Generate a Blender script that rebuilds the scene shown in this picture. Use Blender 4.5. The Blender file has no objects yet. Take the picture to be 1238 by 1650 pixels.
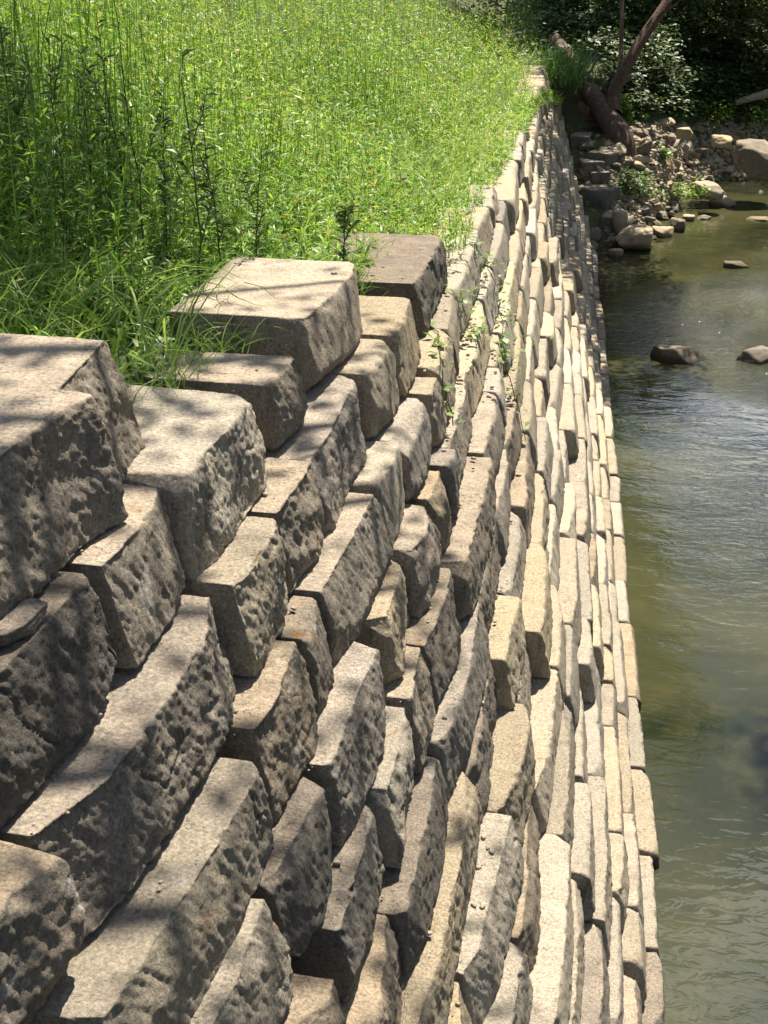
import bpy, math, random
import numpy as np
from mathutils import Vector

R = math.radians
random.seed(7)
rng = np.random.default_rng(11)
sc = bpy.context.scene
COL = sc.collection

# ------------------------------------------------------------------ camera, sky, sun, exposure
H = 1.3                      # camera height above the topmost block, metres
ZC = 5.5 * H                 # camera height above the water
FPX, CX, CY = 2000.0, 619.0, 825.0
PITCH = math.atan(935.0 / FPX)
YAW = R(11.54)
cam_d = bpy.data.cameras.new('camera')
cam = bpy.data.objects.new('camera', cam_d)
COL.objects.link(cam)
cam.location = (0, 0, ZC)
cam.rotation_euler = (math.pi / 2 - PITCH, 0, YAW)
cam_d.sensor_fit = 'VERTICAL'
cam_d.sensor_height = 24.0
cam_d.lens = 24.0 * FPX / 1650.0
cam_d.clip_start = 0.05
cam_d.clip_end = 2000
sc.camera = cam

SUN_AZ, SUN_EL = R(10.5), R(60)        # azimuth measured from the wall's direction (+Y) towards the river (+X)
sun_dir = Vector((math.sin(SUN_AZ) * math.cos(SUN_EL), math.cos(SUN_AZ) * math.cos(SUN_EL), math.sin(SUN_EL)))
world = bpy.data.worlds.new('World')
sc.world = world
world.use_nodes = True
wn = world.node_tree
sky = wn.nodes.new('ShaderNodeTexSky')
sky.sky_type = 'NISHITA'
sky.sun_disc = False
sky.sun_elevation = SUN_EL
sky.sun_rotation = SUN_AZ
wtc = wn.nodes.new('ShaderNodeTexCoord'); wmp = wn.nodes.new('ShaderNodeMapping'); wmp.inputs['Scale'].default_value = (1, 1, 2.2)
wn.links.new(wtc.outputs['Generated'], wmp.inputs[0])
wno = wn.nodes.new('ShaderNodeTexNoise'); wno.inputs['Scale'].default_value = 2.6; wno.inputs['Detail'].default_value = 6; wno.inputs['Roughness'].default_value = .6
wn.links.new(wmp.outputs[0], wno.inputs['Vector'])
wrp = wn.nodes.new('ShaderNodeValToRGB'); wrp.color_ramp.elements[0].position = .52; wrp.color_ramp.elements[1].position = .58
wn.links.new(wno.outputs['Fac'], wrp.inputs[0])
def wmath(op, x, y=None):
    n = wn.nodes.new('ShaderNodeMath'); n.operation = op; n.use_clamp = False
    for i, v_ in enumerate((x, y)):
        if v_ is None: continue
        if hasattr(v_, 'links'): wn.links.new(v_, n.inputs[i])
        else: n.inputs[i].default_value = v_
    return n.outputs[0]
wsx = wn.nodes.new('ShaderNodeSeparateXYZ'); wn.links.new(wtc.outputs['Generated'], wsx.inputs[0])
def wband(x, lo, hi):
    n = wn.nodes.new('ShaderNodeMapRange'); n.interpolation_type = 'SMOOTHSTEP'; wn.links.new(x, n.inputs[0]); n.inputs[1].default_value = lo; n.inputs[2].default_value = hi; return n.outputs[0]
bank = wmath('MULTIPLY', wmath('MULTIPLY', wband(wsx.outputs['Y'], .25, .6), wband(wsx.outputs['Z'], .15, .3)), wband(wsx.outputs['Z'], .86, .62))  # cloud bank ahead, out of view, added to brighten the water's reflections
cl = wmath('MULTIPLY', wrp.outputs[0], wmath('ADD', wmath('MULTIPLY', bank, .82), .18))
wmx = wn.nodes.new('ShaderNodeMix'); wmx.data_type = 'RGBA'; wn.links.new(cl, wmx.inputs[0]); wn.links.new(sky.outputs[0], wmx.inputs[6]); wmx.inputs[7].default_value = (23, 23.4, 24, 1)
wn.links.new(wmx.outputs[2], wn.nodes['Background'].inputs[0])
wn.nodes['Background'].inputs[1].default_value = 0.052
sl = bpy.data.lights.new('sun', 'SUN')
sl.energy = 4.9
sl.angle = R(0.5)
sl.color = (1.0, 0.92, 0.79)
so = bpy.data.objects.new('sun', sl)
so.rotation_euler = sun_dir.to_track_quat('Z', 'Y').to_euler()
so.location = (0, 0, 30)
COL.objects.link(so)
sc.view_settings.view_transform = 'Standard'
sc.view_settings.look = 'None'
sc.view_settings.exposure = 1.2
sc.view_settings.gamma = 1.0
sc.view_settings.use_curve_mapping = False

# ------------------------------------------------------------------ helpers
def tag(o, label=None, cat=None, group=None, kind=None):
    if label: o['label'] = label
    if cat: o['category'] = cat
    if group: o['group'] = group
    if kind: o['kind'] = kind
    return o

def mesh_np(name, V, F, mat=None, parent=None, loc=(0, 0, 0), tint=None, smooth=False):
    V = np.asarray(V, np.float32); F = np.asarray(F, np.int32)
    me = bpy.data.meshes.new(name)
    n, k = F.shape
    me.vertices.add(len(V)); me.vertices.foreach_set('co', V.ravel())
    me.loops.add(n * k); me.loops.foreach_set('vertex_index', F.ravel())
    me.polygons.add(n); me.polygons.foreach_set('loop_start', np.arange(0, n * k, k, dtype=np.int32))
    if smooth: me.polygons.foreach_set('use_smooth', np.ones(n, bool))
    if tint is not None:
        a = me.attributes.new('tint', 'FLOAT', 'POINT'); a.data.foreach_set('value', np.asarray(tint, np.float32))
    me.update(calc_edges=True)
    if mat: me.materials.append(mat)
    o = bpy.data.objects.new(name, me)
    o.location = loc
    COL.objects.link(o)
    if parent: o.parent = parent
    return o

def empty(name, loc):
    o = bpy.data.objects.new(name, None); o.location = loc; COL.objects.link(o); return o

_perm = np.random.default_rng(5).permutation(256); _perm = np.concatenate([_perm, _perm, _perm])
_g = np.random.default_rng(6).normal(size=(256, 3)); _g /= np.linalg.norm(_g, axis=1)[:, None]
def perlin(P):
    P = np.asarray(P, np.float64)
    i = np.floor(P).astype(np.int64); f = P - i; i &= 255
    u = f * f * f * (f * (f * 6 - 15) + 10)
    out = 0
    for dx in (0, 1):
        wx = u[:, 0] if dx else 1 - u[:, 0]
        a = _perm[(i[:, 0] + dx) & 255]
        for dy in (0, 1):
            wy = u[:, 1] if dy else 1 - u[:, 1]
            b = _perm[a + ((i[:, 1] + dy) & 255)]
            for dz in (0, 1):
                wz = u[:, 2] if dz else 1 - u[:, 2]
                g = _g[_perm[b + ((i[:, 2] + dz) & 255)]]
                out = out + wx * wy * wz * (g[:, 0] * (f[:, 0] - dx) + g[:, 1] * (f[:, 1] - dy) + g[:, 2] * (f[:, 2] - dz))
    return out * 1.6
def fbm(P, oct=4):
    r = 0; a = 1.0
    for k in range(oct):
        r = r + a * perlin(P * 2.03 ** k + 17.3 * k); a *= 0.5
    return r
def unit(v): return v / np.maximum(np.linalg.norm(v, axis=-1, keepdims=True), 1e-9)
def sstep(a, b, x):
    t = np.clip((np.asarray(x, float) - a) / (b - a), 0, 1); return t * t * (3 - 2 * t)

# wall line: straight close to the camera, then turning gently left
_S = np.arange(-20, 160, 0.05)
TURN = R(4.0)
_TH = TURN * sstep(4.5, 9.5, _S)
_cx = np.concatenate([[0], np.cumsum(-np.sin(_TH[:-1]) * 0.05)]); _cy = np.concatenate([[-20], -20 + np.cumsum(np.cos(_TH[:-1]) * 0.05)])
def path(s, o):
    s = np.asarray(s, float); o = np.asarray(o, float)
    th = np.interp(s, _S, _TH)
    return np.interp(s, _S, _cx) + o * np.cos(th), np.interp(s, _S, _cy) + o * np.sin(th)
def inv(x, y):
    s = y
    for _ in range(6):
        th = float(np.interp(s, _S, _TH)); cx = float(np.interp(s, _S, _cx)); cy = float(np.interp(s, _S, _cy))
        s = s + (x - cx) * -math.sin(th) + (y - cy) * math.cos(th)
    th = float(np.interp(s, _S, _TH)); cx = float(np.interp(s, _S, _cx)); cy = float(np.interp(s, _S, _cy))
    return s, (x - cx) * math.cos(th) + (y - cy) * math.sin(th)
def ray(px, py):
    X = (px - CX) / FPX; Y = (CY - py) / FPX
    fw = math.cos(PITCH) + Y * math.sin(PITCH); z = -math.sin(PITCH) + Y * math.cos(PITCH)
    return np.array([X * math.cos(YAW) - fw * math.sin(YAW), X * math.sin(YAW) + fw * math.cos(YAW), z])
def at_z(px, py, z):
    d = ray(px, py); return d * ((z - ZC) / d[2]) + np.array([0, 0, ZC])
def at_y(px, py, y):
    d = ray(px, py); return d * (y / d[1]) + np.array([0, 0, ZC])
def proj(P):
    P = np.atleast_2d(P) - np.array([0, 0, ZC])
    X = P[:, 0] * math.cos(YAW) + P[:, 1] * math.sin(YAW); fw = -P[:, 0] * math.sin(YAW) + P[:, 1] * math.cos(YAW)
    dep = fw * math.cos(PITCH) - P[:, 2] * math.sin(PITCH); up = fw * math.sin(PITCH) + P[:, 2] * math.cos(PITCH)
    dep = np.where(dep < 0.05, 0.05, dep)
    return CX + FPX * X / dep, CY - FPX * up / dep, dep

# ------------------------------------------------------------------ materials
def new_mat(name):
    m = bpy.data.materials.new(name); m.use_nodes = True
    nt = m.node_tree; b = nt.nodes['Principled BSDF']
    def N(t, **kw):
        n = nt.nodes.new(t)
        for k, v in kw.items(): setattr(n, k, v)
        return n
    return m, nt, b, N, nt.links.new
def noise(N, L, vec, scale, detail=5, rough=0.6, dist=0.0):
    n = N('ShaderNodeTexNoise'); n.inputs['Scale'].default_value = scale; n.inputs['Detail'].default_value = detail
    n.inputs['Roughness'].default_value = rough; n.inputs['Distortion'].default_value = dist
    if vec is not None: L(vec, n.inputs['Vector'])
    return n.outputs['Fac']
def ramp(N, L, fac, stops):
    r = N('ShaderNodeValToRGB'); e = r.color_ramp.elements
    while len(e) < len(stops): e.new(0.5)
    for el, (p, c) in zip(e, stops):
        el.position = p; el.color = (c, c, c, 1) if not isinstance(c, tuple) else c + (1,)
    L(fac, r.inputs[0]); return r.outputs[0]
def mix(N, L, fac, a, b, mode='MIX'):
    n = N('ShaderNodeMix', data_type='RGBA', blend_type=mode)
    for sock, v in ((n.inputs[0], fac), (n.inputs[6], a), (n.inputs[7], b)):
        if hasattr(v, 'links'): L(v, sock)
        elif isinstance(v, tuple): sock.default_value = v + (1,)
        else: sock.default_value = v
    return n.outputs[2]

def stone_material(name, base, tan, dark, top, stain=1.0, bump=1.0, fine=1.0):
    m, nt, b, N, L = new_mat(name)
    tc = N('ShaderNodeTexCoord'); oi = N('ShaderNodeObjectInfo')
    add = N('ShaderNodeVectorMath', operation='MULTIPLY_ADD')
    L(oi.outputs['Random'], add.inputs[0]); add.inputs[1].default_value = (31, 17, 53); L(tc.outputs['Object'], add.inputs[2])
    v = add.outputs[0]
    big = ramp(N, L, noise(N, L, v, 2.2, 5, 0.62), [(0.36, 0.0), (0.64, 1.0)])
    c = mix(N, L, big, base, tan)
    mid = ramp(N, L, noise(N, L, v, 14.0, 7, 0.72, 0.9), [(0.3, 0.0), (0.7, 1.0)])
    c = mix(N, L, mid, mix(N, L, 0.45, c, dark), c)
    # dust and soil that has settled on the flat tops
    geo = N('ShaderNodeNewGeometry'); sx = N('ShaderNodeSeparateXYZ'); L(geo.outputs['Normal'], sx.inputs[0])
    up = ramp(N, L, sx.outputs['Z'], [(0.6, 0.0), (0.88, 1.0)])
    dust = N('ShaderNodeMath', operation='MULTIPLY'); L(up, dust.inputs[0])
    L(ramp(N, L, noise(N, L, v, 6.0, 5, 0.7), [(0.3, 0.15), (0.6, 0.95)]), dust.inputs[1])
    c = mix(N, L, dust.outputs[0], c, top)
    # rusty and pale mineral spots, black lichen in the pores
    rust = ramp(N, L, noise(N, L, v, 5.3, 3, 0.5, 0.8), [(0.68, 0.0), (0.76, 0.7)])
    c = mix(N, L, rust, c, (0.36, 0.205, 0.09))
    pale = ramp(N, L, noise(N, L, v, 3.1, 6, 0.75, 1.2), [(0.6, 0.0), (0.72, 0.8)])
    c = mix(N, L, pale, c, (0.56, 0.53, 0.49))
    lic = ramp(N, L, noise(N, L, v, 36.0, 8, 0.75, 0.9), [(0.53, 0.0), (0.64, 0.9 * stain)])
    licm = N('ShaderNodeMath', operation='MULTIPLY'); L(lic, licm.inputs[0])
    L(ramp(N, L, noise(N, L, v, 3.6, 5, 0.6, 0.6), [(0.47, 0.10), (0.62, 1.0)]), licm.inputs[1])
    c = mix(N, L, licm.outputs[0], c, (0.05, 0.047, 0.038))
    sm = N('ShaderNodeMapping'); L(v, sm.inputs[0]); sm.inputs['Scale'].default_value = (9, 9, 1.1)
    st = ramp(N, L, noise(N, L, sm.outputs[0], 1.0, 5, 0.65, 0.3), [(0.52, 0.0), (0.70, 0.75 * stain)])
    side = ramp(N, L, sx.outputs['Z'], [(0.25, 1.0), (0.6, 0.0)])
    stm = N('ShaderNodeMath', operation='MULTIPLY'); L(st, stm.inputs[0]); L(side, stm.inputs[1])
    c = mix(N, L, stm.outputs[0], c, (0.085, 0.078, 0.065))
    spk = ramp(N, L, noise(N, L, v, 75.0, 4, 0.7), [(0.32, 0.5), (0.68, 1.32)])
    c = mix(N, L, 0.9, c, spk, 'MULTIPLY')
    sp = N('ShaderNodeSeparateXYZ'); L(geo.outputs['Position'], sp.inputs[0])
    wet = N('ShaderNodeMapRange'); L(sp.outputs['Z'], wet.inputs[0]); wet.inputs[1].default_value = .04; wet.inputs[2].default_value = .17; wet.inputs[3].default_value = .42; wet.inputs[4].default_value = 1.0
    c = mix(N, L, 1.0, c, wet.outputs[0], 'MULTIPLY')
    hv = N('ShaderNodeHueSaturation'); L(c, hv.inputs['Color'])
    mr = N('ShaderNodeMapRange'); L(oi.outputs['Random'], mr.inputs[0]); mr.inputs[3].default_value = 0.85; mr.inputs[4].default_value = 1.15
    L(mr.outputs[0], hv.inputs['Value'])
    ms = N('ShaderNodeMath', operation='MULTIPLY'); L(oi.outputs['Random'], ms.inputs[0]); ms.inputs[1].default_value = 7.31
    mf = N('ShaderNodeMath', operation='FRACT'); L(ms.outputs[0], mf.inputs[0])
    m2 = N('ShaderNodeMapRange'); L(mf.outputs[0], m2.inputs[0]); m2.inputs[3].default_value = 0.75; m2.inputs[4].default_value = 1.2
    L(m2.outputs[0], hv.inputs['Saturation'])
    L(hv.outputs[0], b.inputs['Base Color'])
    b.inputs['Roughness'].default_value = 0.92
    b.inputs['Specular IOR Level'].default_value = 0.2
    h1 = noise(N, L, v, 28, 8, 0.75, 0.4); h2 = noise(N, L, v, 90, 5, 0.75)
    pit = ramp(N, L, noise(N, L, v, 38, 3, 0.6), [(0.3, 0.0), (0.42, 1.0)])
    q1 = N('ShaderNodeMath', operation='MULTIPLY'); L(oi.outputs['Random'], q1.inputs[0]); q1.inputs[1].default_value = 13.7
    q2 = N('ShaderNodeMath', operation='FRACT'); L(q1.outputs[0], q2.inputs[0])
    q3 = N('ShaderNodeMapRange'); L(q2.outputs[0], q3.inputs[0]); q3.inputs[3].default_value = .45 * bump; q3.inputs[4].default_value = .95 * bump
    b1 = N('ShaderNodeBump'); L(q3.outputs[0], b1.inputs['Strength']); b1.inputs['Distance'].default_value = 0.022; L(h1, b1.inputs['Height'])
    b2 = N('ShaderNodeBump'); b2.inputs['Strength'].default_value = 0.9 * fine; b2.inputs['Distance'].default_value = 0.012; L(h2, b2.inputs['Height']); L(b1.outputs[0], b2.inputs['Normal'])
    b3 = N('ShaderNodeBump'); b3.inputs['Strength'].default_value = 0.4 * fine; b3.inputs['Distance'].default_value = 0.006; L(pit, b3.inputs['Height']); L(b2.outputs[0], b3.inputs['Normal'])
    L(b3.outputs[0], b.inputs['Normal'])
    return m

M = {}
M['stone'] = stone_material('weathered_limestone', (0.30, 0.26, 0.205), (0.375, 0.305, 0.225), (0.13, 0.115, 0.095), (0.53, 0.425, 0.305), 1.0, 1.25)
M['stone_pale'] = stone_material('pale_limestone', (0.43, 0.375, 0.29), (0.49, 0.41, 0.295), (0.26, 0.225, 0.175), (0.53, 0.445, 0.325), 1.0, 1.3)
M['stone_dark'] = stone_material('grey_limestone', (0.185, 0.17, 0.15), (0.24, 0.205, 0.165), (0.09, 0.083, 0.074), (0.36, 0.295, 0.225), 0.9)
M['rubble'] = stone_material('rubble_limestone', (0.40, 0.325, 0.225), (0.48, 0.365, 0.23), (0.24, 0.19, 0.13), (0.52, 0.42, 0.29), 0.5)
M['river_rock'] = stone_material('river_rock', (0.19, 0.165, 0.13), (0.24, 0.20, 0.145), (0.1, 0.09, 0.07), (0.27, 0.225, 0.17), 0.7)

def leaf_material(name, stops, trans=0.5, rough=0.45, spec=0.35):
    m, nt, b, N, L = new_mat(name)
    at = N('ShaderNodeAttribute', attribute_name='tint')
    c = ramp(N, L, at.outputs['Fac'], stops)
    L(c, b.inputs['Base Color']); b.inputs['Roughness'].default_value = rough; b.inputs['Specular IOR Level'].default_value = spec
    t = N('ShaderNodeBsdfTranslucent'); L(mix(N, L, 1.0, c, (1.0, 0.98, 0.58), 'MULTIPLY'), t.inputs[0])
    ms = N('ShaderNodeMixShader'); ms.inputs[0].default_value = trans
    L(b.outputs[0], ms.inputs[1]); L(t.outputs[0], ms.inputs[2]); L(ms.outputs[0], nt.nodes['Material Output'].inputs[0])
    return m
M['weed'] = leaf_material('meadow_weed', [(0.0, (0.06, 0.13, 0.02)), (0.45, (0.21, 0.38, 0.055)), (0.8, (0.38, 0.55, 0.09)), (0.93, (0.52, 0.50, 0.12)), (1.0, (0.48, 0.33, 0.12))], 0.5)
M['grass'] = leaf_material('grass_blade', [(0.0, (0.07, 0.15, 0.03)), (0.6, (0.20, 0.35, 0.075)), (1.0, (0.40, 0.50, 0.17))], 0.42, 0.35, 0.5)
M['stalk'] = leaf_material('dark_stalk', [(0.0, (0.035, 0.05, 0.02)), (0.6, (0.075, 0.12, 0.035)), (1.0, (0.14, 0.22, 0.05))], 0.3)
M['broad'] = leaf_material('broad_leaf', [(0.0, (0.05, 0.11, 0.02)), (0.6, (0.12, 0.22, 0.04)), (1.0, (0.22, 0.32, 0.07))], 0.4)
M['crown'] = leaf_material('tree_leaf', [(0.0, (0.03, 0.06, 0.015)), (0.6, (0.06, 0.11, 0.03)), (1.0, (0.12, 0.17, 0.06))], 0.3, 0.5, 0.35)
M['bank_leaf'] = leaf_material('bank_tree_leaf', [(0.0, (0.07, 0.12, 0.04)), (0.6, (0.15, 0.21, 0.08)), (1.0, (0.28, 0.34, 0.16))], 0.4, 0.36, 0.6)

def bark_material(name, a, bcol, scale=6):
    m, nt, b, N, L = new_mat(name)
    tc = N('ShaderNodeTexCoord')
    n1 = noise(N, L, tc.outputs['Object'], scale, 7, 0.7, 1.0)
    L(mix(N, L, ramp(N, L, n1, [(0.35, 0.0), (0.65, 1.0)]), a, bcol), b.inputs['Base Color'])
    b.inputs['Roughness'].default_value = 0.9
    bp = N('ShaderNodeBump'); bp.inputs['Strength'].default_value = 0.8; bp.inputs['Distance'].default_value = 0.05; L(n1, bp.inputs['Height']); L(bp.outputs[0], b.inputs['Normal'])
    return m
M['bark'] = bark_material('bark', (0.06, 0.034, 0.023), (0.145, 0.083, 0.05), 4)
M['drift'] = bark_material('driftwood', (0.25, 0.21, 0.16), (0.4, 0.34, 0.26), 9)

# ground: soil and leaf litter, gravelly towards the water
m, nt, b, N, L = new_mat('ground_soil'); M['ground'] = m
tc = N('ShaderNodeTexCoord'); v = tc.outputs['Object']
n1 = noise(N, L, v, 0.8, 6, 0.65); n2 = noise(N, L, v, 14, 7, 0.7)
c = mix(N, L, ramp(N, L, n1, [(0.35, 0.0), (0.65, 1.0)]), (0.045, 0.05, 0.02), (0.11, 0.095, 0.045))
c = mix(N, L, ramp(N, L, n2, [(0.4, 0.0), (0.62, 1.0)]), c, (0.055, 0.09, 0.022))
L(c, b.inputs['Base Color']); b.inputs['Roughness'].default_value = 0.95
bp = N('ShaderNodeBump'); bp.inputs['Strength'].default_value = 0.8; bp.inputs['Distance'].default_value = 0.06; L(n2, bp.inputs['Height']); L(bp.outputs[0], b.inputs['Normal'])

# murky water
m, nt, b, N, L = new_mat('creek_water'); M['water'] = m
tc = N('ShaderNodeTexCoord'); v = tc.outputs['Object']
n1 = noise(N, L, v, 0.22, 4, 0.55, 0.4)
c = mix(N, L, ramp(N, L, n1, [(0.40, 0.0), (0.62, 1.0)]), (0.011, 0.016, 0.007), (0.060, 0.060, 0.026))
c = mix(N, L, ramp(N, L, noise(N, L, v, 2.5, 5, 0.6), [(0.5, 0.0), (0.75, 0.35)]), c, (0.09, 0.075, 0.03))
L(c, b.inputs['Base Color']); b.inputs['Roughness'].default_value = 0.03; b.inputs['IOR'].default_value = 1.33; b.inputs['Specular IOR Level'].default_value = 1.0
mp = N('ShaderNodeMapping'); L(v, mp.inputs[0]); mp.inputs['Rotation'].default_value = (0, 0, R(-20)); mp.inputs['Scale'].default_value = (1.0, 1.9, 1.0)
w1 = noise(N, L, mp.outputs[0], 1.1, 2, 0.45, 0.9); w2 = noise(N, L, mp.outputs[0], 4.2, 2, 0.5, 1.0)
bp = N('ShaderNodeBump'); bp.inputs['Strength'].default_value = 0.12; bp.inputs['Distance'].default_value = 0.10; L(w1, bp.inputs['Height'])
calm = ramp(N, L, noise(N, L, v, 0.2, 2, 0.5), [(0.38, 0.05), (0.62, 0.17)])
# broken water of the riffle around the mid stream boulders
ds = N('ShaderNodeVectorMath', operation='DISTANCE'); L(v, ds.inputs[0]); ds.inputs[1].default_value = (4.6, 25.0, 0)
rf = N('ShaderNodeMapRange'); L(ds.outputs['Value'], rf.inputs[0]); rf.inputs[1].default_value = 1.5; rf.inputs[2].default_value = 5.5; rf.inputs[3].default_value = 1.0; rf.inputs[4].default_value = 0.0
ad = N('ShaderNodeMath', operation='ADD'); L(calm, ad.inputs[0]); L(rf.outputs[0], ad.inputs[1])
bp2 = N('ShaderNodeBump'); L(ad.outputs[0], bp2.inputs['Strength']); bp2.inputs['Distance'].default_value = 0.035; L(w2, bp2.inputs['Height']); L(bp.outputs[0], bp2.inputs['Normal'])
w3 = noise(N, L, mp.outputs[0], 9.0, 3, 0.6, 1.2)
bp3 = N('ShaderNodeBump'); L(rf.outputs[0], bp3.inputs['Strength']); bp3.inputs['Distance'].default_value = 0.06; L(w3, bp3.inputs['Height']); L(bp2.outputs[0], bp3.inputs['Normal'])
bp2 = bp3
L(bp2.outputs[0], b.inputs['Normal'])

# ------------------------------------------------------------------ wall blocks
NC = 16
D = [1.0] + [1.33 + 0.29 * (k - 1) for k in range(1, NC + 1)]            # depth of each course's top below the camera, in H
ZT = [ZC - d * H for d in D]
OA = [x * H for x in (-1.294, -1.147, -1.008, -0.859, -0.746, -0.635, -0.535, -0.43, -0.32, -0.20, -0.085, 0.035, 0.145, 0.26, 0.38, 0.53)]
LEAN = 0.05 * H

_lat = {}
def box_lattice(nx, ny, nz):
    key = (nx, ny, nz)
    if key in _lat: return _lat[key]
    idx = {}; faces = []
    def face(fix, val, n1, n2):
        a, b2 = np.meshgrid(np.arange(n1 + 1), np.arange(n2 + 1), indexing='ij')
        f = np.full_like(a, val)
        return {0: np.stack([f, a, b2], -1), 1: np.stack([a, f, b2], -1), 2: np.stack([a, b2, f], -1)}[fix]
    allp = []; quads = []; off = 0
    for fix, n1, n2, mx in ((0, ny, nz, nx), (1, nx, nz, ny), (2, nx, ny, nz)):
        for val in (0, mx):
            P = face(fix, val, n1, n2); sh = P.shape[:2]
            ids = off + np.arange(sh[0] * sh[1]).reshape(sh); off += sh[0] * sh[1]
            q = np.stack([ids[:-1, :-1], ids[1:, :-1], ids[1:, 1:], ids[:-1, 1:]], -1).reshape(-1, 4)
            flip = (val == 0) != (fix == 1)
            if flip: q = q[:, ::-1]
            allp.append(P.reshape(-1, 3)); quads.append(q)
    P = np.concatenate(allp); Q = np.concatenate(quads)
    code = (P[:, 0] * 4096 + P[:, 1]) * 4096 + P[:, 2]
    u, first, invx = np.unique(code, return_index=True, return_inverse=True)
    _lat[key] = (P[first], invx.ravel()[Q])
    return _lat[key]

def vnormals(V, F):
    a = V[F[:, 2]] - V[F[:, 0]]; b2 = V[F[:, 3]] - V[F[:, 1]]
    fn = np.cross(a, b2); n = np.zeros_like(V)
    for k in range(3):
        n[:, k] = sum(np.bincount(F[:, j], fn[:, k], len(V)) for j in range(4))
    return unit(n)

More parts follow.
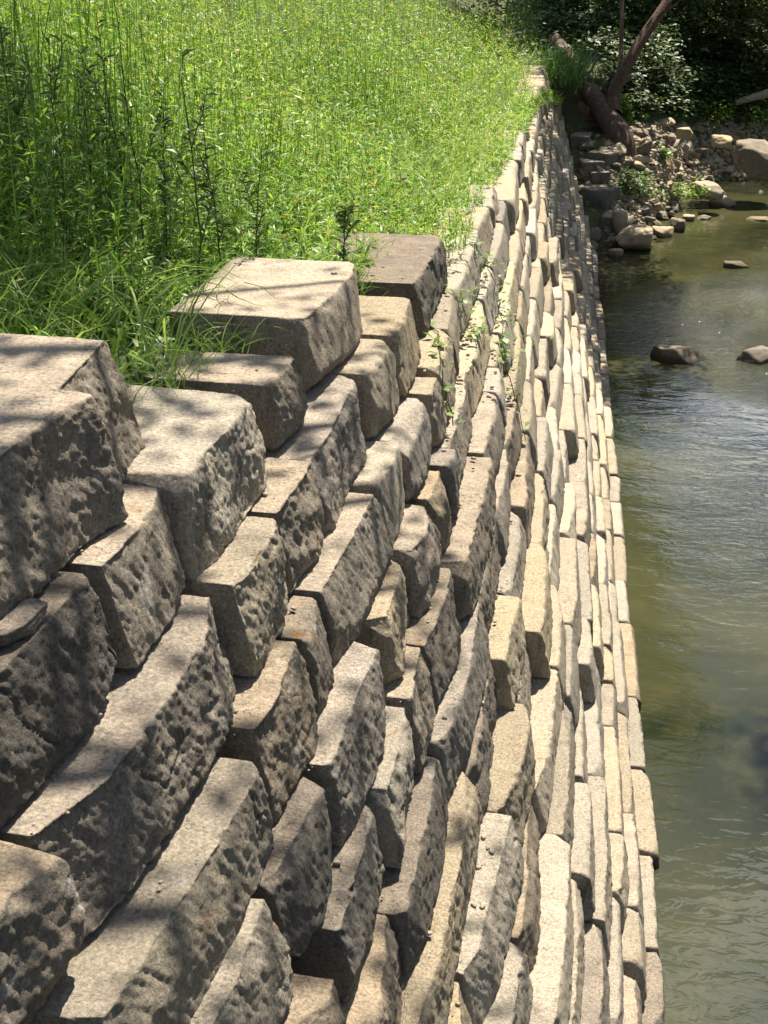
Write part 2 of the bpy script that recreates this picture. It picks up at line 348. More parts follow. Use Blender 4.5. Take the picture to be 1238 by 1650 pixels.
def block_mesh(lx, ly, lz, res, seed, chips=7, rough=1.0, facets=4):
    """rough quarried block: box lattice, cleft corner chips, terraced fracture faces, pitted surface"""
    r = np.random.default_rng(seed)
    nx = max(4, int(lx / res)); nz = max(3, int(lz / res))
    front = min(ly, 0.32); nyf = max(3, int(front / res)); nyb = 3 if ly > front + 0.02 else 0
    P, F = box_lattice(nx, nyf + nyb, nz)
    xs = np.linspace(-lx / 2, lx / 2, nx + 1); zs = np.linspace(-lz / 2, lz / 2, nz + 1)
    ys = np.concatenate([np.linspace(-ly / 2, ly / 2 - front, nyb + 1)[:-1] if nyb else [], np.linspace(ly / 2 - front, ly / 2, nyf + 1)])
    V = np.stack([xs[P[:, 0]], ys[P[:, 1]], zs[P[:, 2]]], -1)
    yc = ly / 2 - front * 0.9                      # chips are cut about a centre close to the front face
    C = np.array([0, yc, 0.0]); Q = V - C
    hx, hz, hy = lx / 2, lz / 2, front * 0.9
    for i in range(chips):
        t = int(r.choice(5, p=[.12, .2, .33, .2, .15]))
        sx = r.choice([-1, 1]); sz = r.choice([-1, 1])
        if t == 0: n = np.array([r.normal(0, .12), 1.0, 1.0 * abs(r.normal(1, .4))]); 
        elif t == 1: n = np.array([sx * 1.0, abs(r.normal(.9, .4)), r.normal(0, .25)])
        elif t == 2: n = np.array([sx * abs(r.normal(.5, .25)), abs(r.normal(.8, .3)), sz * abs(r.normal(.8, .3))])
        elif t == 3: n = np.array([sx * 1.0, r.normal(0, .2), sz * abs(r.normal(.8, .3))])
        else: n = np.array([r.normal(0, .1), 1.0, -abs(r.normal(.9, .4))])
        n = n / np.linalg.norm(n)
        sup = abs(n[0]) * hx + max(n[1], 0) * hy + abs(n[2]) * hz
        cut = r.uniform(0.006, 0.03) + (0.05 * r.random() if t in (2, 3) else 0)
        dd = Q @ n
        tt = np.where(dd > sup - cut, (sup - cut) / np.maximum(dd, 1e-6), 1.0)
        Q = Q * tt[:, None]
    # broken back lower edge and ends, so that the joints read as dark lines
    for n, cut in ((np.array([r.normal(0, .05), 1.0, -.9]), r.uniform(.012, .035)), (np.array([1.0, .8, r.normal(0, .1)]), r.uniform(.002, .012)), (np.array([-1.0, .8, r.normal(0, .1)]), r.uniform(.002, .012))):
        n = n / np.linalg.norm(n); sup = abs(n[0]) * hx + n[1] * hy + abs(n[2]) * hz
        dd = Q @ n; tt = np.where(dd > sup - cut, (sup - cut) / np.maximum(dd, 1e-6), 1.0); Q = Q * tt[:, None]
    # the face is not quite flat: one or two broad cleft planes
    for i in range(facets):
        n = np.array([r.normal(0, .13 if facets > 2 else .06), 1.0, r.normal(0, .18 if facets > 2 else .10)]); n /= np.linalg.norm(n)
        sup = abs(n[0]) * hx * .6 + n[1] * hy + abs(n[2]) * hz * .6
        dd = Q @ n; lim = sup - r.uniform(0, .02)
        tt = np.where(dd > lim, lim / np.maximum(dd, 1e-6), 1.0); Q = Q * tt[:, None]
    V = Q + C
    nrm = vnormals(V, F)
    S = V + r.uniform(-50, 50, 3)
    fr = np.clip(nrm[:, 1], 0, 1); up = np.clip(nrm[:, 2], 0, 1)
    amp = (0.42 + 0.8 * fr - 0.16 * up) * rough
    tilt = r.normal(0, .5)
    St = np.stack([S[:, 0] * .75 + tilt * S[:, 2], S[:, 1], S[:, 2] - tilt * S[:, 0] * .6], -1)
    lo = fbm(St * 2.6, 3)
    ter = lo * 3.2; k = np.floor(ter); f = ter - k; ter = (k + f ** 5) / 3.2
    d = 0.006 * lo * amp + 0.012 * ter * amp
    mid = fbm(S * np.array([8, 8, 10.]), 4)
    d += 0.0034 * mid * amp
    if res < 0.035:
        d += 0.0028 * fbm(S * 42, 3) * (amp + .25)
        ca, sa = math.cos(.9 + tilt), math.sin(.9 + tilt)                  # fracture flakes drawn out along one direction of the block
        Sf = np.stack([(S[:, 0] * ca + S[:, 2] * sa) * 17, S[:, 1] * 17, (S[:, 2] * ca - S[:, 0] * sa) * 7.5], -1)
        d -= 0.0048 * (np.abs(perlin(Sf)) + .55 * np.abs(perlin(Sf * 2.3 + 5)) + .3 * np.abs(perlin(Sf * 5.1 + 9)) - .35) * (fr + .18) * (.55 + .45 * rough)
        d += 0.006 * fbm(np.stack([S[:, 0] * 26 + S[:, 2] * 14, S[:, 1] * 14, S[:, 2] * 7 - S[:, 0] * 3], -1), 2) * fr
        # open cracks and, on craggy blocks, solution pits
        cr = np.abs(perlin(S * np.array([2.1, 2.1, 2.9]) + 9) + .25 * perlin(S * 9))
        d -= 0.022 * np.clip(1 - cr / .035, 0, 1) * sstep(.02, .3, perlin(S * 1.7 + 33)) * fr
        if rough > 1: d -= 0.022 * np.clip(fbm(S * 17 + 40, 3) - .5, 0, .5) * sstep(-.1, .3, perlin(S * 3.3)) * fr
    else: d += .007 * fbm(S * 11, 2) * fr
    # edges crumble unevenly
    ey = ly / 2 - V[:, 1]
    for e2, ax, sg_ in ((lz / 2 - V[:, 2], 2, -1), (lz / 2 + V[:, 2], 2, 1), (lx / 2 - V[:, 0], 0, -1), (lx / 2 + V[:, 0], 0, 1)):
        near = np.exp(-np.maximum(np.maximum(ey, e2), 0) / .022)
        am = near * .026 * np.clip(fbm(S * 9 + 3 * ax + sg_, 3) + .12, 0, 1)
        V[:, 1] -= am; V[:, ax] += sg_ * am * .7
    V = V + nrm * d[:, None]
    return V, F

def arris(px, py, k):
    p = at_z(px, py, ZT[k]); return inv(p[0], p[1])

# blocks measured on the photograph: course -> list of (near end, far end of the outer top edge, label, material)
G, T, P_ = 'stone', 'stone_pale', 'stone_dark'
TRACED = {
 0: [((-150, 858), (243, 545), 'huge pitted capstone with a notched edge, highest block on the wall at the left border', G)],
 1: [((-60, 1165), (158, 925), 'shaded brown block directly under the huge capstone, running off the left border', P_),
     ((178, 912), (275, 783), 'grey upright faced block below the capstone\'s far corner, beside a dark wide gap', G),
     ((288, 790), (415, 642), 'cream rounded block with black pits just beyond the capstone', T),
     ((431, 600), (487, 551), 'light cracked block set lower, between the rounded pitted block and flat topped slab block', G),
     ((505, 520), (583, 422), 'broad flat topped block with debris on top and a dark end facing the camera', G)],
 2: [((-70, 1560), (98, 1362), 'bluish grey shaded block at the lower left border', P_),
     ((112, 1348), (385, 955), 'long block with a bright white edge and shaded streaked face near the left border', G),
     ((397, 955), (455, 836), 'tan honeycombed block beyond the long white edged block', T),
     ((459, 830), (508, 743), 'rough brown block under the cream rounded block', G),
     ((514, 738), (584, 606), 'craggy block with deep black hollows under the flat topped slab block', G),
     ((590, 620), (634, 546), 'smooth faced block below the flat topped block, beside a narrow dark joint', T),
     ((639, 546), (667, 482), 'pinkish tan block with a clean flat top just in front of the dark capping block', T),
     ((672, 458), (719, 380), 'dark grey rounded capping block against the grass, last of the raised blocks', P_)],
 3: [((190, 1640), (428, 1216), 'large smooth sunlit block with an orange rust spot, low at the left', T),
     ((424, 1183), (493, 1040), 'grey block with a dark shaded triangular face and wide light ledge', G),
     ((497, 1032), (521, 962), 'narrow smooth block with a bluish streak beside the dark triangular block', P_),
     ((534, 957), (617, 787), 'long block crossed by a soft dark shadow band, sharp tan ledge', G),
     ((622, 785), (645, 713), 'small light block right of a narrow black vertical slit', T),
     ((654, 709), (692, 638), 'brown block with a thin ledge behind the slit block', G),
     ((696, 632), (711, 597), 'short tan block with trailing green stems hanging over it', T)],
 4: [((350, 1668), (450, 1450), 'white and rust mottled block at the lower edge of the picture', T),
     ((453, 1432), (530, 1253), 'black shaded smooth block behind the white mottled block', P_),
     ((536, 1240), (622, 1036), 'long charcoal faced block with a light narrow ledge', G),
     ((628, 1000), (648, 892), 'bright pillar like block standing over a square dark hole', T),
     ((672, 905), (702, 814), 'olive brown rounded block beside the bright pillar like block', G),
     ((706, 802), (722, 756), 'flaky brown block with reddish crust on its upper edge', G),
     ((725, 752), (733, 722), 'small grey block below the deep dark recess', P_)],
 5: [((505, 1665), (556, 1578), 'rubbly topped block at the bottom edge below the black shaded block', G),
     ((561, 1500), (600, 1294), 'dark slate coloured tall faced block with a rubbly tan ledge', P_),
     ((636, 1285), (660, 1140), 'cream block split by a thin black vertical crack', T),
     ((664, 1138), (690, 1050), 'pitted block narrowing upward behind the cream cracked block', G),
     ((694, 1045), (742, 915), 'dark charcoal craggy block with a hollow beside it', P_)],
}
# where each course stops on the far side: the wall steps down
S_END = {0: None, 1: None, 2: None, 3: 14.5, 4: 23.0, 5: 35.5}
LOWER_START = {k: 0.66 * D[k] * H for k in range(6, NC)}

blocks = []          # (k, s0, s1, o0, o1, label, mat)
for k in range(NC):
    rk = np.random.default_rng(100 + k)
    last = None
    if k in TRACED:
        for (n_, f_, lab, mt) in TRACED[k]:
            s0, o0 = arris(*n_, k); s1, o1 = arris(*f_, k)
            if last is not None and s0 < last + 0.012: s0 = last + 0.012
            o0 = OA[k] + np.clip(o0 - OA[k], -.09, .06); o1 = OA[k] + np.clip(o1 - OA[k], -.09, .06)
            blocks.append([k, s0, s1, o0, o1, lab, mt]); last = s1
    end = S_END.get(k, 36.5 + 0.25 * rk.normal() + 0.12 * (k - 5))
    if k == 15: end = 39
    if end is None: continue
    s = last + 0.02 if last is not None else LOWER_START[k] - rk.uniform(0, .9)
    while s < end - 0.35:
        ln = float(np.clip(rk.normal((1.28 if k < 13 else 1.05) + 0.012 * max(s - 9, 0), .33), .6, 2.3))
        if s + ln > end - 0.3: ln = end - s
        off = rk.normal(0, .026); rot = rk.normal(0, .014)
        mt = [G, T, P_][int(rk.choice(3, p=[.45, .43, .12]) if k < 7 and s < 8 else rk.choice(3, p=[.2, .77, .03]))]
        if k >= 12: mt = [G, T][int(rk.random() < .8)]; off *= .5; rot *= .4
        blocks.append([k, s, s + ln, OA[k] + off - rot, OA[k] + off + rot, None, mt])
        s += ln + float(rk.choice([.008, .012, .02, .05], p=[.3, .35, .25, .1]))

def ordinal(n):
    w = ['first', 'second', 'third', 'fourth', 'fifth', 'sixth', 'seventh', 'eighth', 'ninth', 'tenth', 'eleventh', 'twelfth', 'thirteenth',
         'fourteenth', 'fifteenth', 'sixteenth', 'seventeenth', 'eighteenth', 'nineteenth', 'twentieth']
    if n <= 20: return w[n - 1]
    tens = {2: 'twenty', 3: 'thirty', 4: 'forty'}[n // 10]
    return {20: 'twentieth', 30: 'thirtieth', 40: 'fortieth'}[n] if n % 10 == 0 else tens + '-' + w[n % 10 - 1]

def drop_key(lab): return ' '.join((lab or '').split()[:3])
vis = []
for bi, (k, s0, s1, o0, o1, lab, mt) in enumerate(blocks):
    ss = np.linspace(s0, s1, 7)
    x, y = path(ss, np.linspace(o0, o1, 7))
    pts = np.concatenate([np.stack([x, y, np.full(7, ZT[k])], -1), np.stack([x, y, np.full(7, ZT[k + 1])], -1)])
    px, py, dep = proj(pts)
    inside = (px > -20) & (px < 1258) & (py > -20) & (py < 1690) & (dep > .2)
    if not inside.any(): continue
    area = (px.max() - px.min() + 14) * (py.max() - py.min())
    vis.append([bi, area, float(dep.mean())])
vis.sort(key=lambda t: -t[1])
single = {t[0] for t in vis[:298]}
depth_of = {t[0]: t[2] for t in vis}
count_in_course = {}
restV, restF, roff = [], [], 0
nb = 0
for bi, (k, s0, s1, o0, o1, lab, mt) in enumerate(blocks):
    if bi not in depth_of: continue
    dep = depth_of[bi]
    r = np.random.default_rng(3000 + bi)
    lx = s1 - s0; lz = ZT[k] - ZT[k + 1]
    capping = k <= 4 and (k == 0 or s1 > {0: 0, 1: 4.0, 2: 7.0, 3: 8.5, 4: 13.5}[k]) or (k == 5 and s1 > 22)
    ly = 1.35 if k <= 1 else ((.8 if k < 3 else .62) if capping else 0.5)
    if k == 1: ly = .75 if drop_key(lab) == 'broad flat topped' else .58
    dz = float(np.clip(r.normal(0, .010), -.02, .02)); lz2 = lz - 0.012 + dz
    res = 0.0095 if dep < 5.2 else 0.0125 if dep < 6.4 else (0.018 if dep < 9 else (0.03 if dep < 14 else (0.05 if dep < 22 else 0.09)))
    smooth_faced = lab is not None and 'smooth' in lab
    V, F = block_mesh(lx - float(r.uniform(.008, .024)), ly, lz2, res, 3000 + bi, chips=6 if dep < 14 else 3, rough=.4 if smooth_faced else (1.3 if lab and any(w in lab for w in ('crag', 'pitted', 'honeycomb', 'flaky', 'rough ', 'rounded')) else float(r.choice([.4, .65, 1.0, 1.2], p=[.3, .35, .2, .15])) * (1 if k < 10 else .7)), facets=4 if dep < 7.5 else 2)
    # tilt a little, lean the face outwards towards its foot, lay along the wall
    tlt = r.normal(0, .012)
    drop = {'light cracked block': .05, 'cream rounded block': -.03, 'broad flat topped': -.03}.get(' '.join((lab or '').split()[:3]), .13 if k == 3 and s1 > 13.2 else (.12 if k == 4 and s1 > 21.5 else 0))
    s = (s0 + s1) / 2 + V[:, 0] + r.normal(0, .05) * V[:, 2]
    z = V[:, 2] + tlt * V[:, 0] * .6
    fr = np.clip((V[:, 1] + ly / 2) / ly, 0, 1)
    ofront = np.interp(s, [s0, s1], [o0, o1]) + LEAN * (0.5 - V[:, 2] / lz)
    o = ofront - ly / 2 + V[:, 1] + 0 * fr
    if lab and 'notched' in lab: o = o - .085 * sstep(3.39, 3.43, s) * fr + .05 * sstep(3.2, 3.40, s) * (s < 3.41) * fr
    x, y = path(s, o)
    zb = ZT[k + 1]
    W = np.stack([x, y, zb + (lz2 / 2 + z) * (1 - drop / lz2) + .006], -1)
    ex, ey = path((s0 + s1) / 2, (o0 + o1) / 2 - ly / 2)
    base = np.array([float(ex), float(ey), zb])
    count_in_course[k] = count_in_course.get(k, 0) + 1
    if bi in single:
        ob = mesh_np('stone_block', W - base, F, M[mt], None, base, smooth=True)
        tone = {G: 'buff', T: 'pale cream', P_: 'dark grey'}[mt]
        size = 'short' if lx < .85 else ('long' if lx > 1.25 else 'mid length')
        if lab is None:
            ck = f'{ordinal(k + 1)} course down' if k < 9 else ('bottom course at the water' if k == 15 else f'{ordinal(16 - k)} course above the water')
            lab = f'{size} {tone} block, {ck}, {ordinal(count_in_course[k])} along from the near end'
        tag(ob, lab, 'stone block', 'dry stacked blocks of the retaining wall')
        nb += 1
    else:
        restV.append(W); restF.append(F + roff); roff += len(W)
if restV:
    ob = mesh_np('distant_stone_blocks', np.concatenate(restV), np.concatenate(restF), M[T], smooth=True)
    tag(ob, 'smallest blocks at the far end of the stacked stone wall', 'stone blocks', None, 'stuff')
print('BLOCKS', len(blocks), 'visible', len(vis), 'single', nb, 'courses', count_in_course)

# ------------------------------------------------------------------ ground and water
_gs = np.array([0, 3.9, 4.1, 8.0, 11.0, 16.0, 25.0, 36.0, 41.0, 160.0]); _gd = np.array([1.0, 1.04, 1.36, 1.62, 1.95, 2.22, 2.5, 2.75, 3.1, 3.2]) * H
SHORE = [at_z(px, py, 0.0) for px, py in ((960, 440), (1040, 415), (1078, 375), (1108, 343), (1150, 325), (1238, 308), (1420, 290))]
_shx = np.array([p[0] for p in SHORE]); _shy = np.array([p[1] for p in SHORE])
def ground_z(s, o):
    """height of the one ground sheet at wall coordinates"""
    s = np.asarray(s, float); o = np.asarray(o, float)
    x, y = path(s, o)
    edge = ZC - np.interp(s, _gs, _gd)                     # soil level right behind the top blocks
    field = ZC - 1.05 * H + 0.05 * sstep(0, 30, s) * 20 * .6
    back = -2.25
    fld = edge + (np.maximum(field, edge) - edge) * sstep(back - .3, back - 9.0, o)
    # slope of the backfill behind the block faces
    oo = np.array([OA[0] - .85] + [OA[k] - .40 for k in range(NC)])
    kz = np.array([ZT[0]] + [ZT[k] - .06 for k in range(NC)])
    slope = np.interp(o, oo, kz) - sstep(OA[15] - .5, OA[15] + .3, o) * 1.6
    wallz = np.minimum(fld, slope)
    bed = -0.9 + 0.15 * perlin(np.stack([x * .5, y * .5, 0 * x], -1).reshape(-1, 3)).reshape(x.shape)
    right = sstep(15, 24, o) * 4.5 - 0.9
    zr = np.maximum(np.maximum(wallz, bed), right)
    # far bank across the end of the reach
    dist = y - np.interp(x, _shx, _shy)
    bump = .25 * perlin(np.stack([x * .45, y * .45, 0 * x + 5], -1).reshape(-1, 3)).reshape(x.shape)
    farb = np.where(dist < 0, -0.05 + dist * .35, np.minimum(dist * .26, 1.9 + (dist - 7) * .45)) + bump * sstep(-.5, 2, dist)
    farb = np.minimum(farb, 9)
    farb = np.where(o > OA[8] - 2, farb, -3)
    zz = np.maximum(zr, farb)
    # behind the end of the wall the field bank tapers down to the far bank
    endz = np.maximum(farb, fld - (s - 38.5) * .35 * sstep(-3.2, -.6, o))
    return np.where((s > 38.5) & (o < OA[15] + .3), np.minimum(np.maximum(endz, np.where(o < -7, fld, -3)), 9), zz)
sg = np.concatenate([np.linspace(-12, 2, 15), np.linspace(2.2, 45, 190), np.linspace(46, 100, 55), [120, 150]])
og = np.concatenate([np.linspace(-90, -14, 20), np.linspace(-13, -3, 42), np.linspace(-2.9, 1.2, 60), np.linspace(1.4, 30, 90), np.linspace(32, 90, 16)])
SS, OO = np.meshgrid(sg, og, indexing='ij')
X, Y = path(SS, OO); Z = ground_z(SS, OO)
Z = Z + .03 * perlin(np.stack([X * 2, Y * 2, 0 * X], -1).reshape(-1, 3)).reshape(X.shape)
ids = np.arange(X.size).reshape(X.shape)
Fg = np.stack([ids[:-1, :-1], ids[:-1, 1:], ids[1:, 1:], ids[1:, :-1]], -1).reshape(-1, 4)[:, ::-1]
tag(mesh_np('ground', np.stack([X, Y, Z], -1).reshape(-1, 3), Fg, M['ground'], smooth=True), kind='structure')
xs = np.linspace(-4, 60, 60); ys = np.linspace(-14, 75, 80)
X, Y = np.meshgrid(xs, ys, indexing='ij'); ids = np.arange(X.size).reshape(X.shape)
Fw = np.stack([ids[:-1, :-1], ids[1:, :-1], ids[1:, 1:], ids[:-1, 1:]], -1).reshape(-1, 4)
tag(mesh_np('water', np.stack([X, Y, 0 * X], -1).reshape(-1, 3), Fw, M['water'], smooth=True), kind='structure')

# ------------------------------------------------------------------ plants
def strips(base, d0, d1, length, width, nseg, shape, rg, tint, twist=None):
    """curved strips (leaves, blades): direction turns from d0 to d1 along the length; returns V,F,tint"""
    n = len(base)
    side = unit(np.cross(d0, rg.normal(size=(n, 3)))) if twist is None else twist
    pos = base.copy(); rows = []
    for j in range(nseg + 1):
        t = j / nseg
        w = (width * shape(t))[:, None] * .5
        rows.append(pos - side * w); rows.append(pos + side * w)
        d = unit(d0 * (1 - t) + d1 * t)
        pos = pos + d * (length / nseg)[:, None]
    V = np.stack(rows, 1).reshape(-1, 3)
    b0 = np.arange(n)[:, None] * (2 * (nseg + 1))
    F = np.concatenate([np.stack([b0 + 2 * j, b0 + 2 * j + 1, b0 + 2 * j + 3, b0 + 2 * j + 2], -1).reshape(-1, 4) for j in range(nseg)])
    return V, F, np.repeat(tint, 2 * (nseg + 1))
def join(parts):
    V, F, Tn, off = [], [], [], 0
    for v, f, t in parts:
        V.append(v); F.append(f + off); Tn.append(t); off += len(v)
    return np.concatenate(V), np.concatenate(F), np.concatenate(Tn)
leafshape = lambda t: .25 + 2.6 * t * (1 - t) + .0 if t < 1 else .08
bladeshape = lambda t: 1.0 - .92 * t ** 1.6
stemshape = lambda t: 1.0 - .6 * t

def weeds(s, o, z, hgt, nleaf, llen, rg, tshift=0.0):
    """leafy upright stems, each with lanceolate leaves all the way up"""
    n = len(s); x, y = path(s, o)
    patch = perlin(np.stack([x * .55, y * .4, 0 * x + 2.5], -1)); hgt = hgt * (1 + .55 * np.clip(patch, -.8, .8)); tp = perlin(np.stack([x * .8, y * .6, 0 * x + 8.5], -1)) * .22
    base = np.stack([x, y, z], -1)
    lean = np.stack([rg.normal(0, .10, n), rg.normal(0, .10, n), np.ones(n)], -1); lean = unit(lean)
    top = unit(lean + rg.normal(0, .12, (n, 3)))
    parts = [strips(base, lean, top, hgt, np.full(n, .007) + hgt * .004, 3, stemshape, rg, np.clip(rg.normal(.08, .1, n), 0, 1))]
    idx = np.repeat(np.arange(n), nleaf); m_ = len(idx)
    t = rg.uniform(.12, 1.0, m_) ** .8
    d = unit(lean[idx] * (1 - t[:, None] * .5) + top[idx] * t[:, None] * .5)
    lb = base[idx] + d * (hgt[idx] * t)[:, None]
    a = rg.uniform(0, 2 * np.pi, m_); el = rg.normal(.45, .35, m_)
    d0 = np.stack([np.cos(a) * np.cos(el), np.sin(a) * np.cos(el), np.sin(el)], -1)
    d1 = unit(d0 + np.stack([0 * a, 0 * a, rg.normal(-.55, .35, m_)], -1))
    ln = llen[idx] * rg.uniform(.5, 1.25, m_) * (1.15 - .45 * t)
    side = unit(np.cross(d0, np.array([0, 0, 1.0])) + rg.normal(0, .35, (m_, 3)))
    parts.append(strips(lb, d0, d1, ln, ln * rg.uniform(.16, .30, m_), 2, leafshape, rg,
                        np.clip(rg.normal(.42, .2, m_) + tshift + tp[idx] + .25 * (t - .5) + (rg.random(m_) < .03) * .5, 0, 1), side))
    return parts

def in_view(x, y, z, mg=330):
    px, py, dep = proj(np.stack([x, y, z], -1))
    return (px > -mg) & (px < 1238 + mg) & (py > -mg - 250) & (py < 1650 + mg)

def back_edge(s):
    """outer edge of the vegetation (wall coordinates) behind the top blocks, from the photograph"""
    return np.interp(s, [2, 3.98, 4.08, 5.3, 5.6, 6.9, 7.2, 9.4, 9.7, 12, 14, 20, 26, 32, 36.5, 42], [-2.4, -2.3, -1.98, -1.98, -2.12, -2.08, -1.78, -1.72, -1.5, -1.45, -1.5, -1.32, -1.15, -0.95, -0.7, -0.6])

rg = np.random.default_rng(21)
def scatter(n, s0, s1, o_lo, power=1.0, edge_off=0.0):
    s = s0 + (s1 - s0) * rg.random(n) ** power
    o = back_edge(s) - edge_off + (o_lo - back_edge(s)) * rg.random(n)
    z = ground_z(s, o); x, y = path(s, o)
    k = in_view(x, y, z + .4) & (in_view(x, y, z + .4, 60) | (rg.random(len(s)) < .5))
    return s[k], o[k], z[k]
parts = []
s, o, z = scatter(4900, 4.3, 12, -7.5)
k = (s > 5.9) | (rg.random(len(s)) < .2); s, o, z = s[k], o[k], z[k]
edge = np.clip((back_edge(s) - o) / 1.6, 0, 1) * (.5 + .5 * sstep(5.2, 6.4, s)); left = sstep(-2.8, -4.6, o)
st_, ot_ = rg.uniform(5.6, 9.5, 1500), rg.uniform(-7.2, -2.5, 1500)
k = ot_ < -2.45 - .42 * (st_ - 5.6) + rg.normal(0, .25, 1500); st_, ot_ = st_[k], ot_[k]
parts += weeds(st_, ot_, ground_z(st_, ot_) - .03, rg.uniform(.75, 1.45, len(st_)), 30, np.full(len(st_), .085), rg, -.16)  # darker leaf tint paints shade into these tall weeds
parts += weeds(s, o, z - .03, (.2 + .5 * edge + .62 * left * edge) * rg.uniform(.45, 1.35, len(s)), 20, np.full(len(s), .105), rg)
s, o, z = scatter(9500, 11, 24, -13)
edge = np.clip((back_edge(s) - o) / 1.6, 0, 1)
parts += weeds(s, o, z - .03, (.28 + .55 * edge) * rg.uniform(.35, 1.5, len(s)), 15, np.full(len(s), .12), rg, .06)
s, o, z = scatter(9500, 23, 58, -20)
edge = np.clip((back_edge(s) - o) / 1.6, 0, 1)
parts += weeds(s, o, z - .03, (.28 + .65 * edge) * rg.uniform(.35, 1.7, len(s)), 11, np.full(len(s), .17), rg, .08)
s = rg.uniform(9.6, 37, 1300); o = back_edge(s) + rg.uniform(-.15, .30, 1300); z = ground_z(s, back_edge(s) - .1) + .02
parts += weeds(s, o, z, rg.uniform(.12, .38, 1300), 11, .05 + .0035 * s, rg, .06)
V, F, Tn = join(parts)
tag(mesh_np('meadow_weeds', V, F, M['weed'], tint=Tn), 'sunlit waist high green weeds filling the field above the wall', 'weeds', None, 'stuff')
print('WEED FACES', len(F))

def blades(s, o, z, ln, w, rg, lean=.35, droop=.9, tint=.5):
    n = len(s); x, y = path(s, o); a = rg.uniform(0, 2 * np.pi, n)
    d0 = unit(np.stack([np.cos(a) * lean * rg.random(n), np.sin(a) * lean * rg.random(n), np.ones(n)], -1))
    d1 = unit(np.stack([np.cos(a) * .8, np.sin(a) * .8, rg.normal(-.15, .45, n) * droop], -1))
    side = unit(np.cross(d0, np.array([0, 0, 1.0])) + rg.normal(0, .4, (n, 3)))
    return strips(np.stack([x, y, z], -1), d0, d1, ln, w, 5, bladeshape, rg, np.clip(rg.normal(tint, .22, n), 0, 1), side)
parts = []
s, o, z = scatter(12000, 4.02, 6.3, -5.2)
k = rg.random(len(s)) < sstep(-2.4, -3.4, o) * .9 + .08
s, o, z = s[k], o[k], z[k]
parts.append(blades(s, o, z - .02, rg.uniform(.3, .85, len(s)), rg.uniform(.008, .018, len(s)), rg, .5, 1.2, .66))
sx_ = rg.uniform(-1.5, 4.2, 2600); ox_ = rg.uniform(-6.5, -2.75, 2600)
parts.append(blades(sx_, ox_, ground_z(sx_, ox_) - .02, rg.uniform(.2, .5, 2600), rg.uniform(.008, .015, 2600), rg, .6, 1.2, .5))
# a thin fringe of grass along the edge of the top blocks
s = rg.uniform(4.1, 37, 7000); o = back_edge(s) + rg.normal(-.03, .22, len(s)) + .14 + .12 * sstep(9, 16, s); z = ground_z(s, o) + .04
parts.append(blades(s, o, z, rg.uniform(.10, .36, len(s)), .004 + .0005 * s, rg, 1.1, 1.0, .6))
# pale wisps standing up through the meadow
s, o, z = scatter(9000, 8, 34, -14)
parts.append(blades(s, o, z + .1, rg.uniform(.4, .95, len(s)), .003 + .0005 * s, rg, .3, .5, .85))
V, F, Tn = join(parts)
tag(mesh_np('grass', V, F, M['grass'], tint=Tn), 'long arching grass blades at the foot of the weeds', 'grass', None, 'stuff')

# low broad leaves that hide the soil
s, o, z = scatter(7000, 4.3, 16, -6)
x, y = path(s, o); n = len(s); a = rg.uniform(0, 2 * np.pi, n)
d0 = unit(np.stack([np.cos(a), np.sin(a), rg.uniform(.1, .9, n)], -1)); d1 = unit(d0 + np.array([0, 0, -.7]))
V, F, Tn = strips(np.stack([x, y, z + rg.uniform(0, .14, n)], -1), d0, d1, rg.uniform(.04, .10, n), rg.uniform(.02, .05, n), 2, leafshape, rg, np.clip(rg.normal(.35, .2, n), 0, 1),
                  unit(np.cross(d0, np.array([0, 0, 1.0])) + rg.normal(0, .2, (n, 3))))
tag(mesh_np('ground_cover', V, F, M['broad'], tint=Tn), 'low broad leaves covering the soil under the weeds', 'ground cover', None, 'stuff')

def tube(pts, radii, sides=8):
    pts = np.asarray(pts, float); radii = np.asarray(radii, float); n = len(pts)
    tan = unit(np.gradient(pts, axis=0)); ref = np.array([.31, .94, .12])
    u = unit(np.cross(tan, ref)); v_ = np.cross(tan, u)
    a = np.linspace(0, 2 * np.pi, sides, endpoint=False)
    V = (pts[:, None] + radii[:, None, None] * (np.cos(a)[None, :, None] * u[:, None] + np.sin(a)[None, :, None] * v_[:, None])).reshape(-1, 3)
    i = np.arange(n - 1)[:, None] * sides; j = np.arange(sides)[None]; j2 = (j + 1) % sides
    F = np.stack([i + j, i + j2, i + sides + j2, i + sides + j], -1).reshape(-1, 4)
    return V, F
def tubes(lst):
    V, F, off = [], [], 0
    for v, f in lst: V.append(v); F.append(f + off); off += len(v)
    return np.concatenate(V), np.concatenate(F)
def bend(p0, p1, n=9, wob=.08, rg=rng):
    p0 = np.asarray(p0, float); p1 = np.asarray(p1, float); t = np.linspace(0, 1, n)[:, None]
    L_ = np.linalg.norm(p1 - p0)
    w = np.cumsum(rg.normal(0, wob * L_ / n, (n, 3)), axis=0); w -= t * w[-1]
    return p0 + (p1 - p0) * t + w

